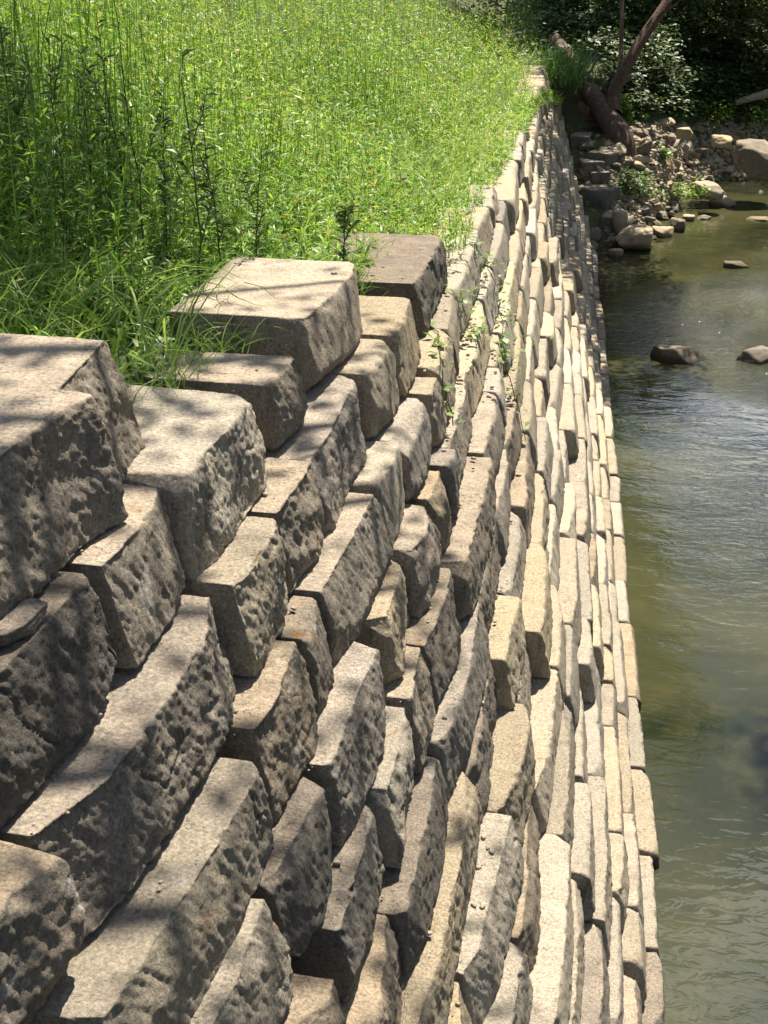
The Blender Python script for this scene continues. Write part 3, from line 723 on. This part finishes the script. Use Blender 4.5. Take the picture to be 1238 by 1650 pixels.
# single tall dark stalks standing above the meadow
STALKS = [(45, 415, 1.55, 'dark stalk close to the left border, leaning right'), (78, 380, 1.6, 'dark stalk crossing another one near the left border'), (120, 405, 1.5, 'leafy dark stalk third in from the left border'),
          (208, 372, 1.65, 'blackest stalk with a seed head, one of two close together'), (232, 398, 1.75, 'tallest blackest stalk, running out of the top of the picture'), (262, 345, 1.3, 'slender stalk just right of the tallest one'), (318, 405, 1.45, 'long bare dark stalk above the raised flat topped block'),
          (345, 380, 1.15, 'bushy stalk slanting right with a branched top'), (402, 372, .95, 'branched dark stalk with drooping leaves'), (148, 372, 1.35, 'forked stalk midway between the left border and the tallest stalk'), (552, 338, .55, 'single short stalk near the wall edge'), (10, 350, 1.5, 'dark stalk cut by the left border')]
for i, (px, py, hh, lab) in enumerate(STALKS):
    zz = ZC - 1.25 * H; p = at_z(px, py, zz); s_, o_ = inv(p[0], p[1]); zz = float(ground_z(s_, o_)) - .03
    r2 = np.random.default_rng(500 + i)
    root = empty('tall_weed', (p[0], p[1], zz)); tag(root, lab, 'weed', 'tall dark stalks in the meadow')
    st = bend((0, 0, 0), (r2.normal(-.03, .12), r2.normal(0, .1), hh), 10, .07, r2)
    shoots = []
    for j in range(int(r2.integers(2, 6))):
        m_ = int(r2.integers(3, 8)); an = r2.uniform(0, 6.28); l_ = hh * r2.uniform(.15, .32)
        shoots.append(bend(st[m_], st[m_] + np.array([math.cos(an) * .45, math.sin(an) * .45, .9]) * l_, 10, .08, r2))
    V, F = tubes([tube(st, np.linspace(.007, .002, 10), 6)] + [tube(q_, np.linspace(.004, .0015, 10), 5) for q_ in shoots])
    mesh_np('stem', V, F, M['stalk'], root, tint=np.full(len(V), .3), smooth=True)
    nl = 60 + 34 * len(shoots); t = r2.uniform(.1, 1, nl); pick = np.concatenate([np.zeros(60, int), np.repeat(np.arange(1, len(shoots) + 1), 34)]); al = np.stack([st] + shoots)
    ti = t * 9; i0 = np.minimum(ti.astype(int), 8); lb = al[pick, i0] + (al[pick, i0 + 1] - al[pick, i0]) * (ti - i0)[:, None]
    a = r2.uniform(0, 6.28, nl); d0 = unit(np.stack([np.cos(a), np.sin(a), r2.normal(.7, .3, nl)], -1)); d1 = unit(d0 + np.array([0, 0, -.8]))
    ln = r2.uniform(.03, .09, nl)
    V, F, Tn = strips(lb, d0, d1, ln, ln * .24, 2, leafshape, r2, np.clip(r2.normal(.68, .3, nl), 0, 1))
    mesh_np('leaves', V, F, M['stalk'], root, tint=Tn)

# vines creeping over the blocks where the wall steps down
VINES = [([(735, 480), (748, 520), (770, 560)], 2.2, 'leafy vine beside the dark capping block'), ([(760, 400), (785, 440), (800, 500), (815, 590)], 2.2, 'pale green vine spilling over the wall step'),
         ([(690, 520), (706, 600), (722, 690)], 1.95, 'thin hanging vine on the face below the capping block'), ([(800, 570), (825, 640), (842, 715)], 2.6, 'sparse vine lowest down the wall'), ([(870, 250), (878, 300), (885, 350)], 2.7, 'tiny vine high on the far wall')]
for i, (pp, dd, lab) in enumerate(VINES):
    r2 = np.random.default_rng(700 + i)
    pts = []
    for (px, py) in pp:
        best = None
        for k in range(2, 12):                       # meet the wall: ledge of the course seen at this pixel
            q = at_z(px, py, ZT[k]); s_, o_ = inv(q[0], q[1])
            if OA[k] - .16 <= o_ <= OA[k] + .06: best = q; break
            if o_ < OA[k] - .16: q2 = q; best = q; break
        pts.append((best if best is not None else q) + np.array([0.03, 0, .03]))
    pts = np.array(pts); b0 = pts[0].copy(); pts -= b0
    tt = np.linspace(0, 1, len(pts)); tf = np.linspace(0, 1, 14)
    st = np.stack([np.interp(tf, tt, pts[:, c_]) for c_ in range(3)], -1) + r2.normal(0, .012, (14, 3))
    root = empty('creeping_vine', b0); tag(root, lab, 'vine', 'vines on the stacked wall')
    V, F = tube(st, np.full(14, .004), 5); mesh_np('stem', V, F, M['stalk'], root, tint=np.full(len(V), .6))
    nl = [70, 110, 26, 30, 16][i]; t = r2.random(nl)
    lb = np.stack([np.interp(t, tf, st[:, c_]) for c_ in range(3)], -1) + r2.normal(0, .10 if i < 2 else .04, (nl, 3)) * np.array([1, 1.6, .25])
    a = r2.uniform(0, 6.28, nl); d0 = unit(np.stack([np.cos(a), np.sin(a), r2.normal(.3, .3, nl)], -1)); d1 = unit(d0 + np.array([0, 0, -.6]))
    ln = r2.uniform(.045, .085, nl)
    V, F, Tn = strips(lb, d0, d1, ln, ln * .75, 2, leafshape, r2, np.clip(r2.normal(.7, .2, nl), 0, 1), unit(np.cross(d0, np.array([0, 0, 1.0]))))
    mesh_np('leaves', V, F, M['broad'], root, tint=Tn)

# ------------------------------------------------------------------ rocks
def rock_mesh(sx, sy, sz, seed, n=12, cuts=14, amp=.05, jumble=0.0):
    r = np.random.default_rng(seed)
    P, F = box_lattice(n, n, n)
    V = unit((P / n - .5) * 2.0) * 1.3
    Q = V.copy()
    for i in range(cuts):
        nn = unit(r.normal(size=3)); c_ = r.uniform(.62 - .12 * (jumble > 0), .95)
        dd = Q @ nn; tt = np.where(dd > c_, c_ / np.maximum(dd, 1e-6), 1); Q = Q * tt[:, None]
    for nn, c_ in (((0, 0, 1), .8), ((0, 0, -1), .8), ((1, 0, 0), .95), ((-1, 0, 0), .95), ((0, 1, 0), .95), ((0, -1, 0), .95)):
        dd = Q @ np.array(nn, float); tt = np.where(dd > c_, c_ / np.maximum(dd, 1e-6), 1); Q = Q * tt[:, None]
    nr = vnormals(Q, F); Q = Q + nr * (amp * fbm(Q * 2.2 + r.uniform(-40, 40, 3), 4))[:, None]
    a = r.uniform(0, 6.28); c_, s_ = math.cos(a), math.sin(a)
    Q = Q * np.array([sx, sy, sz]) / 2
    if jumble:
        from mathutils import Euler
        e = Euler(list(r.normal(0, jumble, 2)) + [a]).to_matrix(); Q = Q @ np.array(e).T
    return Q, F
def rock(px, py, wpx, hpx, y, label, mat, seed, group=None, ratio=1.0, name='rock', z=None, n=12, sink=.25):
    """a rock whose visible centre is near a pixel, standing on the ground / water bed there"""
    p = at_y(px, py, y) if z is None else at_z(px, py, z)
    dist = np.linalg.norm(p - np.array([0, 0, ZC]))
    w = wpx * dist / FPX; h = hpx * dist / FPX
    V, F = rock_mesh(w, w * ratio, h * 1.25, seed, n)
    V[:, 2] += h * .3
    ob = mesh_np(name, V, F, mat, None, (p[0], p[1], p[2] - h * .5), smooth=False)
    return tag(ob, label, 'rock', group)
rk = np.random.default_rng(77)
# stones standing in the creek
rock(1085, 572, 80, 50, 0, 'wide brown boulder breaking the surface mid stream, nearest of the creek stones', M['river_rock'], 1, ratio=.8, z=0.05, n=22, name='boulder')
rock(1222, 575, 66, 40, 0, 'mossy boulder in the riffle at the right border', M['river_rock'], 2, ratio=.9, z=0.05, n=20, name='boulder')
rock(1187, 428, 40, 20, 0, 'small wedge shaped stone alone in the far pool', M['river_rock'], 3, ratio=.6, z=0.03, n=14)
rock(1222, 353, 46, 9, 0, 'flat tan slab lying level in the water near the far shore', M['rubble'], 4, ratio=.5, z=0.02, n=12)
rock(1108, 352, 22, 18, 0, 'pale pointed stone at the waterline beside the dark wet stone', M['rubble'], 5, z=0.04)
rock(1135, 350, 22, 10, 0, 'pale low stone at the waterline, outermost of the shore stones', M['rubble'], 6, z=0.04)
rock(1018, 378, 66, 34, 0, 'broad flat tan slab sloping to the water beside the wall foot', M['rubble'], 7, ratio=.9, z=0.35, n=18, name='boulder')
rock(1092, 362, 24, 34, 0, 'black wet stone at the tip of the shore', M['river_rock'], 8, z=0.15)
rock(1068, 374, 34, 24, 0, 'light angular stone leaning by the black wet stone', M['rubble'], 9, z=0.1)
rock(992, 408, 24, 20, 0, 'rounded light stone nearest the wall foot at the waterline', M['rubble'], 10, z=0.08)
rock(1000, 350, 26, 34, 0, 'upright grey stone above the sloping slab', M['rubble'], 12, z=0.6)
rock(1165, 320, 40, 20, 0, 'pale triangular stone at the waterline below the rubble heap', M['rubble'], 13, z=0.2)
rock(1222, 245, 70, 52, 0, 'big smooth boulder at the right border above the shore', M['river_rock'], 14, z=1.4, n=20, name='boulder')
rock(1065, 255, 44, 28, 0, 'largest bright stone in the middle of the rubble heap', M['rubble'], 15, z=1.2, n=16)
rock(1140, 300, 62, 26, 0, 'long dark edged slab at the foot of the rubble heap', M['rubble'], 16, z=.5, n=16)
rock(1105, 212, 30, 16, 0, 'pale stone at the top of the rubble heap', M['rubble'], 17, z=2.0)
rock(1165, 224, 34, 18, 0, 'tan block shaped stone on the rubble slope left of the big smooth boulder', M['rubble'], 18, z=1.9)
# heap of rubble on the far bank, mostly dark stones by the wall foot
def bank_spots(px, py):
    d = np.array([ray(a, b) for a, b in zip(px, py)]); out = d * 45 + np.array([0, 0, ZC]); open_ = np.ones(len(px), bool)
    for t in np.arange(25, 70, .15):
        q = d * t + np.array([0, 0, ZC])
        sa = q[:, 1].copy()
        for _ in range(3):
            th = np.interp(sa, _S, _TH); sa = sa - (q[:, 0] - np.interp(sa, _S, _cx)) * np.sin(th) + (q[:, 1] - np.interp(sa, _S, _cy)) * np.cos(th)
        th = np.interp(sa, _S, _TH); oa = (q[:, 0] - np.interp(sa, _S, _cx)) * np.cos(th) + (q[:, 1] - np.interp(sa, _S, _cy)) * np.sin(th)
        hit = open_ & (q[:, 2] < ground_z(sa, oa))
        out[hit] = q[hit]; open_ &= ~hit
    return out
def bank_spot(px, py): return bank_spots([px], [py])[0]
n_r = 0
px = rk.uniform(985, 1245, 330); py = rk.uniform(200, 335, 330)
k = (py < 318 - (px - 1080) * .06 + np.maximum(0, (1075 - px)) * .85) & ~((px < 1010) & (py < 230))
for i, q in enumerate(bank_spots(px[k], py[k])[:185]):
    w = .17 + .45 * rk.random() ** 1.8
    V, F = rock_mesh(w * rk.uniform(.8, 1.6), w, w * rk.uniform(.3, .6), 900 + i, 10, 16, .03, .28)
    tag(mesh_np('rock', V, F, M['rubble'], None, q + np.array([0, 0, w * .12])), 'pale angular stone in the rubble heap on the far bank', 'rock', 'rubble stones on the far bank')
px = rk.uniform(925, 1085, 230); py = rk.uniform(215, 425, 230)
k = py < 425 - np.maximum(0, px - 1030) * 1.0
for i, q in enumerate(bank_spots(px[k], py[k])[:100]):
    q[2] = max(q[2], -.02); w = .2 + .4 * rk.random() ** 1.5
    V, F = rock_mesh(w * rk.uniform(.8, 1.5), w, w * rk.uniform(.4, .9), 1200 + i, 10, 16, .03, .35)
    tag(mesh_np('rock', V, F, M['river_rock'] if rk.random() < .6 else M['rubble'], None, q + np.array([0, 0, w * .1])), 'dark stone jumbled on the shore at the wall foot', 'rock', 'dark stones at the wall foot')
gv, gf, go = [], [], 0
px = rk.uniform(975, 1245, 3600); py = rk.uniform(200, 420, 3600)
k = py < 322 - (px - 1080) * .06 + np.maximum(0, (1075 - px)) * .95
for i, q in enumerate(bank_spots(px[k], py[k])):
    V, F = rock_mesh(*(rk.uniform(.08, .28, 3)), 5000 + i % 60, 4, 10, .03, .8); gv.append(V + q); gf.append(F + go); go += len(V)
tag(mesh_np('gravel', np.concatenate(gv), np.concatenate(gf), M['rubble']), 'small broken stones between the rubble on the far bank', 'gravel', None, 'stuff')
gv, gf, go = [], [], 0
for i in range(460):
    k = int(rk.integers(1, 9)); s_ = rk.uniform(.62 * D[k] * H, 11); o_ = OA[k] - abs(rk.normal(.09, .03))
    if k < 4 and rk.random() < .5: continue
    x_, y_ = path(s_, o_); w = .006 + .032 * rk.random() ** 3
    V, F = rock_mesh(w * rk.uniform(.8, 1.5), w, w * .8, 6000 + i % 40, 4); gv.append(V + np.array([float(x_), float(y_), ZT[k] + w * .2])); gf.append(F + go); go += len(V)
tag(mesh_np('stone_crumbs', np.concatenate(gv), np.concatenate(gf), M['stone_pale']), 'crumbs of broken stone lying on the wall ledges', 'stone crumbs', None, 'stuff')
# a loose flake on the ledge under the capstone
p = at_z(32, 1003, ZT[1] + .03)
V, F = rock_mesh(.13, .20, .06, 41, 14); V = V[:, [0, 1, 2]]
tag(mesh_np('stone_flake', V, F, M['stone_dark'], None, p), 'loose grey flake lying on the ledge under the huge capstone', 'stone flake')

# ------------------------------------------------------------------ trees and bank plants
def crown_leaves(centres, radii, nper, lsize, rg, flat=.55, droop=.4, tint=.5):
    idx = np.repeat(np.arange(len(centres)), nper); n = len(idx)
    off = unit(rg.normal(size=(n, 3))) * (rg.random(n) ** .5)[:, None] * radii[idx][:, None] * np.array([1, 1, flat])
    a = rg.uniform(0, 6.28, n)
    d0 = unit(np.stack([np.cos(a), np.sin(a), rg.normal(0, .3, n)], -1)); d1 = unit(d0 + np.array([0, 0, -droop]))
    ln = lsize * rg.uniform(.6, 1.3, n)
    return strips(centres[idx] + off, d0, d1, ln, ln * rg.uniform(.5, .8, n), 2, leafshape, rg, np.clip(rg.normal(tint, .22, n), 0, 1),
                  unit(np.cross(d0, np.array([0, 0, 1.0])) + rg.normal(0, .35, (n, 3))))
def tree(name, label, base, hgt, spread, seed, nclump, nper, lsize, lean=(0, 0), r0=.25, low=.3, mat='crown', group=None, crown_c=None, crown_r=None, clr=.9):
    r2 = np.random.default_rng(seed)
    root = empty(name, base); tag(root, label, 'tree', group)
    top = np.array([lean[0], lean[1], hgt])
    tr = bend((0, 0, -.3), top, 12, .12, r2); lst = [tube(tr, np.linspace(r0, r0 * .25, 12), 10)]
    cc = np.array(crown_c) if crown_c is not None else np.array([lean[0], lean[1], hgt * .75]); cr = np.array(crown_r) if crown_r is not None else np.array([spread, spread, hgt * .42])
    C = cc + unit(r2.normal(size=(nclump, 3))) * (r2.random(nclump) ** .45)[:, None] * cr
    for c_ in C[:: max(1, nclump // 16)]:
        t = int(np.clip((c_[2] / hgt - .25) * 12, 3, 10)); lst.append(tube(bend(tr[t], c_, 8, .12, r2), np.linspace(r0 * .4, .02, 8), 7))
    V, F = tubes(lst); mesh_np('trunk', V, F, M['bark'], root, smooth=True)
    V, F, Tn = crown_leaves(C, np.full(nclump, clr) * r2.uniform(.6, 1.3, nclump), nper, lsize, r2)
    mesh_np('crown', V, F, M[mat], root, tint=Tn)
    return root

# leaning tree at the end of the wall: thick leaning butt plus a limb reaching up and right
b0 = at_y(1003, 228, 35.8)
root = empty('leaning_tree', b0); tag(root, 'leaning brown tree trunk with one limb reaching up right, at the wall end', 'tree')
p1 = at_y(962, 166, 37.7) - b0; p2 = at_y(928, 108, 40.4) - b0; p3 = at_y(893, 62, 42.5) - b0
f0 = at_y(981, 192, 36.8) - b0
q1 = at_y(985, 150, 37.6) - b0; q2 = at_y(1035, 60, 38.6) - b0; q3 = at_y(1090, -15, 39.6) - b0; q4 = at_y(1120, -160, 40.5) - b0
def spl(pp, n=16):
    pp = np.array(pp); t = np.linspace(0, 1, len(pp)); tf = np.linspace(0, 1, n)
    st = np.stack([np.interp(tf, t, pp[:, c_]) for c_ in range(3)], -1)
    for _ in range(2): st[1:-1] = (st[:-2] + st[2:] + 2 * st[1:-1]) / 4
    return st
V, F = tubes([tube(spl([np.array([.05, 0, -.5]), np.zeros(3), f0, p1, p2, p3]), np.linspace(.4, .2, 16), 12), tube(spl([f0 + np.array([.15, 0, .1]), q1, q2, q3, q4]), np.linspace(.22, .11, 16), 10),
              tube(spl([f0, at_y(1000, 120, 39.5) - b0, at_y(1003, -20, 41) - b0]), np.linspace(.09, .06, 16), 8)])
mesh_np('trunk', V, F, M['bark'], root, smooth=True)
r2 = np.random.default_rng(30); ex = []
axis = spl([np.zeros(3), f0, p1, p2], 20)
for i in range(9):                                   # roots clawing at the bank
    a_ = axis[int(r2.integers(0, 9))]; e_ = a_ + np.array([r2.normal(-.25, .55), r2.normal(.25, .3), -r2.uniform(.35, .95)]); mesh_np('root', *tube(bend(a_, e_, 12, .16, r2), np.linspace(.085, .018, 12), 7), M['bark'], root, smooth=True)
lim_ = spl([f0, q1, q2, q3], 20)
for i in range(12):                                  # bare side branches
    a_ = (lim_ if i % 2 else axis)[int(r2.integers(5, 19))]; e_ = a_ + np.array([r2.normal(.2, .9), r2.normal(-.2, .5), r2.uniform(-.1, 1.3)]); mesh_np('branch', *tube(bend(a_, e_, 12, .2, r2), np.linspace(.04, .008, 12), 6), M['bark'], root, smooth=True)
r2 = np.random.default_rng(31)
cy_ = r2.uniform(25.5, 43, 130)
C = np.stack([-.62 - .13 * (cy_ - 27.5) + 2.6 * r2.random(130) ** 1.3, cy_, r2.uniform(8.9, 11, 130)], -1) - np.array(b0)
V, F, Tn = crown_leaves(C, np.full(130, .9), 230, .16, r2); mesh_np('crown', V, F, M['bank_leaf'], root, tint=Tn)

FARTREES = [(1075, 165, 47.0, 5.2, 2.5, 'bright leaved young tree hanging over the rubble heap, left of the log'), (1160, 170, 48.0, 5.4, 2.7, 'leafy tree with grey green sprays above the middle of the rubble heap'),
            (1235, 155, 47.5, 5.2, 2.6, 'yellowish green tree at the right border above the log'), (1010, 160, 53, 6.5, 3.2, 'dark tree in deep shade behind the leaning trunk'), (1110, 150, 57, 6.5, 4.0, 'tall shaded tree farther back behind the grey green sprays'),
            (1200, 140, 58, 6.5, 4.2, 'tall shaded tree farthest back at the right'), (930, 110, 52, 11, 4.0, 'dark tree above the end of the wall')]
for i, (px, py, y, hh, sp, lab) in enumerate(FARTREES):
    q = at_y(px, py, y); s_, o_ = inv(q[0], q[1]); gz = float(ground_z(s_, o_))
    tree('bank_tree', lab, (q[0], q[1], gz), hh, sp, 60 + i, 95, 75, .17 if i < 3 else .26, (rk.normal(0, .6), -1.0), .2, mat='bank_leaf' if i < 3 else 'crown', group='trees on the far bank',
         crown_c=(0, -1.2, hh * .5), crown_r=(sp, sp * .8, hh * .5), clr=.8)
# dense wood closing the view behind the far bank
r2 = np.random.default_rng(91)
C = []
for i in range(620):
    x = r2.uniform(-9, 40); y = r2.uniform(58, 68); s_, o_ = inv(x, y); C.append((x, y, max(0, float(ground_z(s_, o_))) + r2.random() ** 1.3 * 6.5))
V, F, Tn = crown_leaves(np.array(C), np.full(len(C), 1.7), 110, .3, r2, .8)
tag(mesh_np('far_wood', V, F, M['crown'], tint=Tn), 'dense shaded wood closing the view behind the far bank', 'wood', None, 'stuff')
# low bush and weeds on the far bank
def bush(px, py, w, hh, label, seed, n, mat='broad', ls=.1):
    q = bank_spot(px, py); r2 = np.random.default_rng(seed); root = empty('bush', q); tag(root, label, 'bush')
    C = r2.normal(size=(30, 3)) * np.array([w * .4, w * .3, hh * .28]) + np.array([0, 0, hh * .5]); C[:, 2] = np.abs(C[:, 2])
    V, F = tubes([tube(bend((0, 0, -.05), c_, 6, .1, r2), np.linspace(.015, .005, 6), 5) for c_ in C[:10]]); mesh_np('stem', V, F, M['bark'], root)
    V, F, Tn = crown_leaves(C, np.full(30, w * .2), n, ls, r2, .8); mesh_np('foliage', V, F, M[mat], root, tint=Tn)
bush(1018, 318, 1.2, .75, 'round green bush beside the wall foot on the far shore', 5, 60)
bush(1085, 318, 1.3, .35, 'low yellow green weeds between the round bush and the slabs', 6, 30, 'weed')
bush(1065, 258, .7, .5, 'small green plant among the bright rubble stones', 7, 30)
bush(1150, 200, 2.2, .6, 'pale dusty weeds along the top of the rubble heap', 8, 60, 'weed')
bush(1005, 200, .6, .7, 'small sunlit plant at the base of the leaning trunk', 9, 30, 'weed')
# eroded red earth between the wall end and the leaning trunk
m, nt, b, N, L = new_mat('red_earth')
tc = N('ShaderNodeTexCoord'); n1 = noise(N, L, tc.outputs['Object'], 3, 7, .7)
L(mix(N, L, ramp(N, L, n1, [(.35, 0.), (.65, 1.)]), (.13, .08, .045), (.30, .18, .10)), b.inputs['Base Color']); b.inputs['Roughness'].default_value = .95
bp = N('ShaderNodeBump'); bp.inputs['Distance'].default_value = .15; L(n1, bp.inputs['Height']); L(bp.outputs[0], b.inputs['Normal'])
q = at_y(950, 180, 38.0); V, F = rock_mesh(1.5, 2.6, 2.2, 55, 26, 10, .12)
tag(mesh_np('earth_bank', V, F, m, None, q + np.array([0, .5, -.45]), smooth=True), kind='structure')
# squared blocks left at the foot of the wall's end
for i, (px, py, wpx, hpx, y, lab) in enumerate(((966, 296, 50, 40, 36.0, 'large squared grey block at the wall end with a flat lit top'), (986, 340, 34, 44, 34.5, 'squared block standing at the waterline beside the wall end'),
        (950, 252, 34, 36, 37.5, 'dark block above the large squared grey block'), (974, 238, 38, 30, 37.8, 'dark block tucked under the leaning trunk'), (936, 212, 30, 34, 38.0, 'topmost dark block at the broken wall end'), (962, 268, 30, 22, 37.0, 'small block wedged between the dark blocks at the wall end'))):
    q = bank_spot(px, py + hpx * .5); q[2] -= .1; sc_ = float(np.linalg.norm(q - np.array([0, 0, ZC]))) / FPX
    V, F = block_mesh(.9, wpx * sc_, hpx * sc_, .06, 8000 + i, 5, .6)
    c_, s_ = math.cos(.35 * (i % 3 - 1) + 1.5), math.sin(.35 * (i % 3 - 1) + 1.5)
    V = np.stack([V[:, 0] * c_ - V[:, 1] * s_, V[:, 0] * s_ + V[:, 1] * c_, V[:, 2]], -1)
    tag(mesh_np('stone_block', V, F, M['stone_dark'], None, q, smooth=True), lab, 'stone block', 'fallen blocks at the wall end')
# log on the far bank
a_ = at_y(1185, 165, 44); c_ = at_y(1270, 140, 44.5)
V, F = tube(bend(a_ * 0, c_ - a_, 10, .04, rk), np.linspace(.10, .17, 10), 10)
tag(mesh_np('log', V, F, M['drift'], None, a_, smooth=True), 'weathered fallen log under the leaves at the right border', 'log')
# overhanging grass at the wall end
q = at_y(905, 100, 37.0); r2 = np.random.default_rng(12)
n = 900; s_, o_ = inv(q[0], q[1])
ss = s_ + r2.normal(0, .9, n); oo = o_ + r2.normal(0, .45, n) - .1
V, F, Tn = blades(ss, oo, np.maximum(ground_z(ss, oo), 0) * 0 + q[2] - .35 + r2.normal(0, .15, n), r2.uniform(.5, 1.1, n), r2.uniform(.02, .035, n), r2, .9, 1.6, .12)
cen = V.mean(0); tag(mesh_np('grass_tuft', V - cen, F, M['grass'], tint=Tn, loc=cen), 'dark grass tuft drooping over the far end of the wall', 'grass tuft')

# trees standing outside the picture: a big one on the field whose limbs shade the near blocks, others on the right bank
tree('shade_tree', 'large tree on the field left of the wall with limbs reaching over it', (-8.5, 4.0, ZC - 1.1 * H), 10.0, 4, 401, 60, 52, .13, (1.5, 1.5), .35,
     crown_c=(6.6, 5.3, 8.6), crown_r=(5.4, 2.8, 1.6), clr=.75)
for i, (x, y, hh, rr) in enumerate(((20, 12, 17, 7), (22, 21, 19, 7), (20, 30, 18, 7), (23, 39, 19, 7), (21, 3, 16, 6), (29, 30, 20, 7), (19, 46, 17, 6))):
    s_, o_ = inv(x, y)
    tree('bank_tree', f'tall leafy tree on the opposite bank, {ordinal(i + 1)} of the row beyond the right border', (x, y, float(ground_z(s_, o_))), hh, 4.2, 420 + i, 90, 60, .45, (-3, 0), .3, crown_c=(-4, 0, hh * .68), crown_r=(rr, rr * .75, hh * .34), clr=1.3, group='trees on the opposite bank')

tree('bank_tree', 'broad tree leaning from the opposite bank over the creek, ahead of the row', (19, 17, float(ground_z(*inv(19, 17)))), 14.0, 4, 470, 64, 130, .2, (-6, 1), .35, crown_c=(-11.5, 2.5, 14.0), crown_r=(4.5, 5.0, 1.8), clr=1.0, group='trees on the opposite bank')

px = r2.uniform(870, 1245, 900); py = r2.uniform(-20, 205, 900)
k = (py < 195 - np.clip(1000 - px, 0, 200) * .6) & ~((px > 915) & (px < 985) & (py > 95))
C = bank_spots(px[k], py[k]) + np.array([0, 0, .35])
px = r2.uniform(1050, 1245, 420); py = r2.uniform(40, 205, 420)
C = np.concatenate([C, bank_spots(px, py) + np.stack([0 * px, 0 * px, r2.uniform(.3, 1.5, 420)], -1)])
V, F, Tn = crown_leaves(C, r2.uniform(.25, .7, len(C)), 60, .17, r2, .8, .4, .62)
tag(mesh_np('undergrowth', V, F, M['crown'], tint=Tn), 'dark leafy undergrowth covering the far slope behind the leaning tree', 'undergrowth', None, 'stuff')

tree('shade_tree', 'second tree added on the field, unseen, to shade the tall weeds', (-9.8, 12.0, ZC - 1.1 * H), 10.0, 4, 402, 64, 75, .14, (1.0, 0), .3, crown_c=(6.0, -.4, 8.5), crown_r=(2.7, 2.4, 1.1), clr=.8)  # unseen tree, added to darken the tall weeds at the left
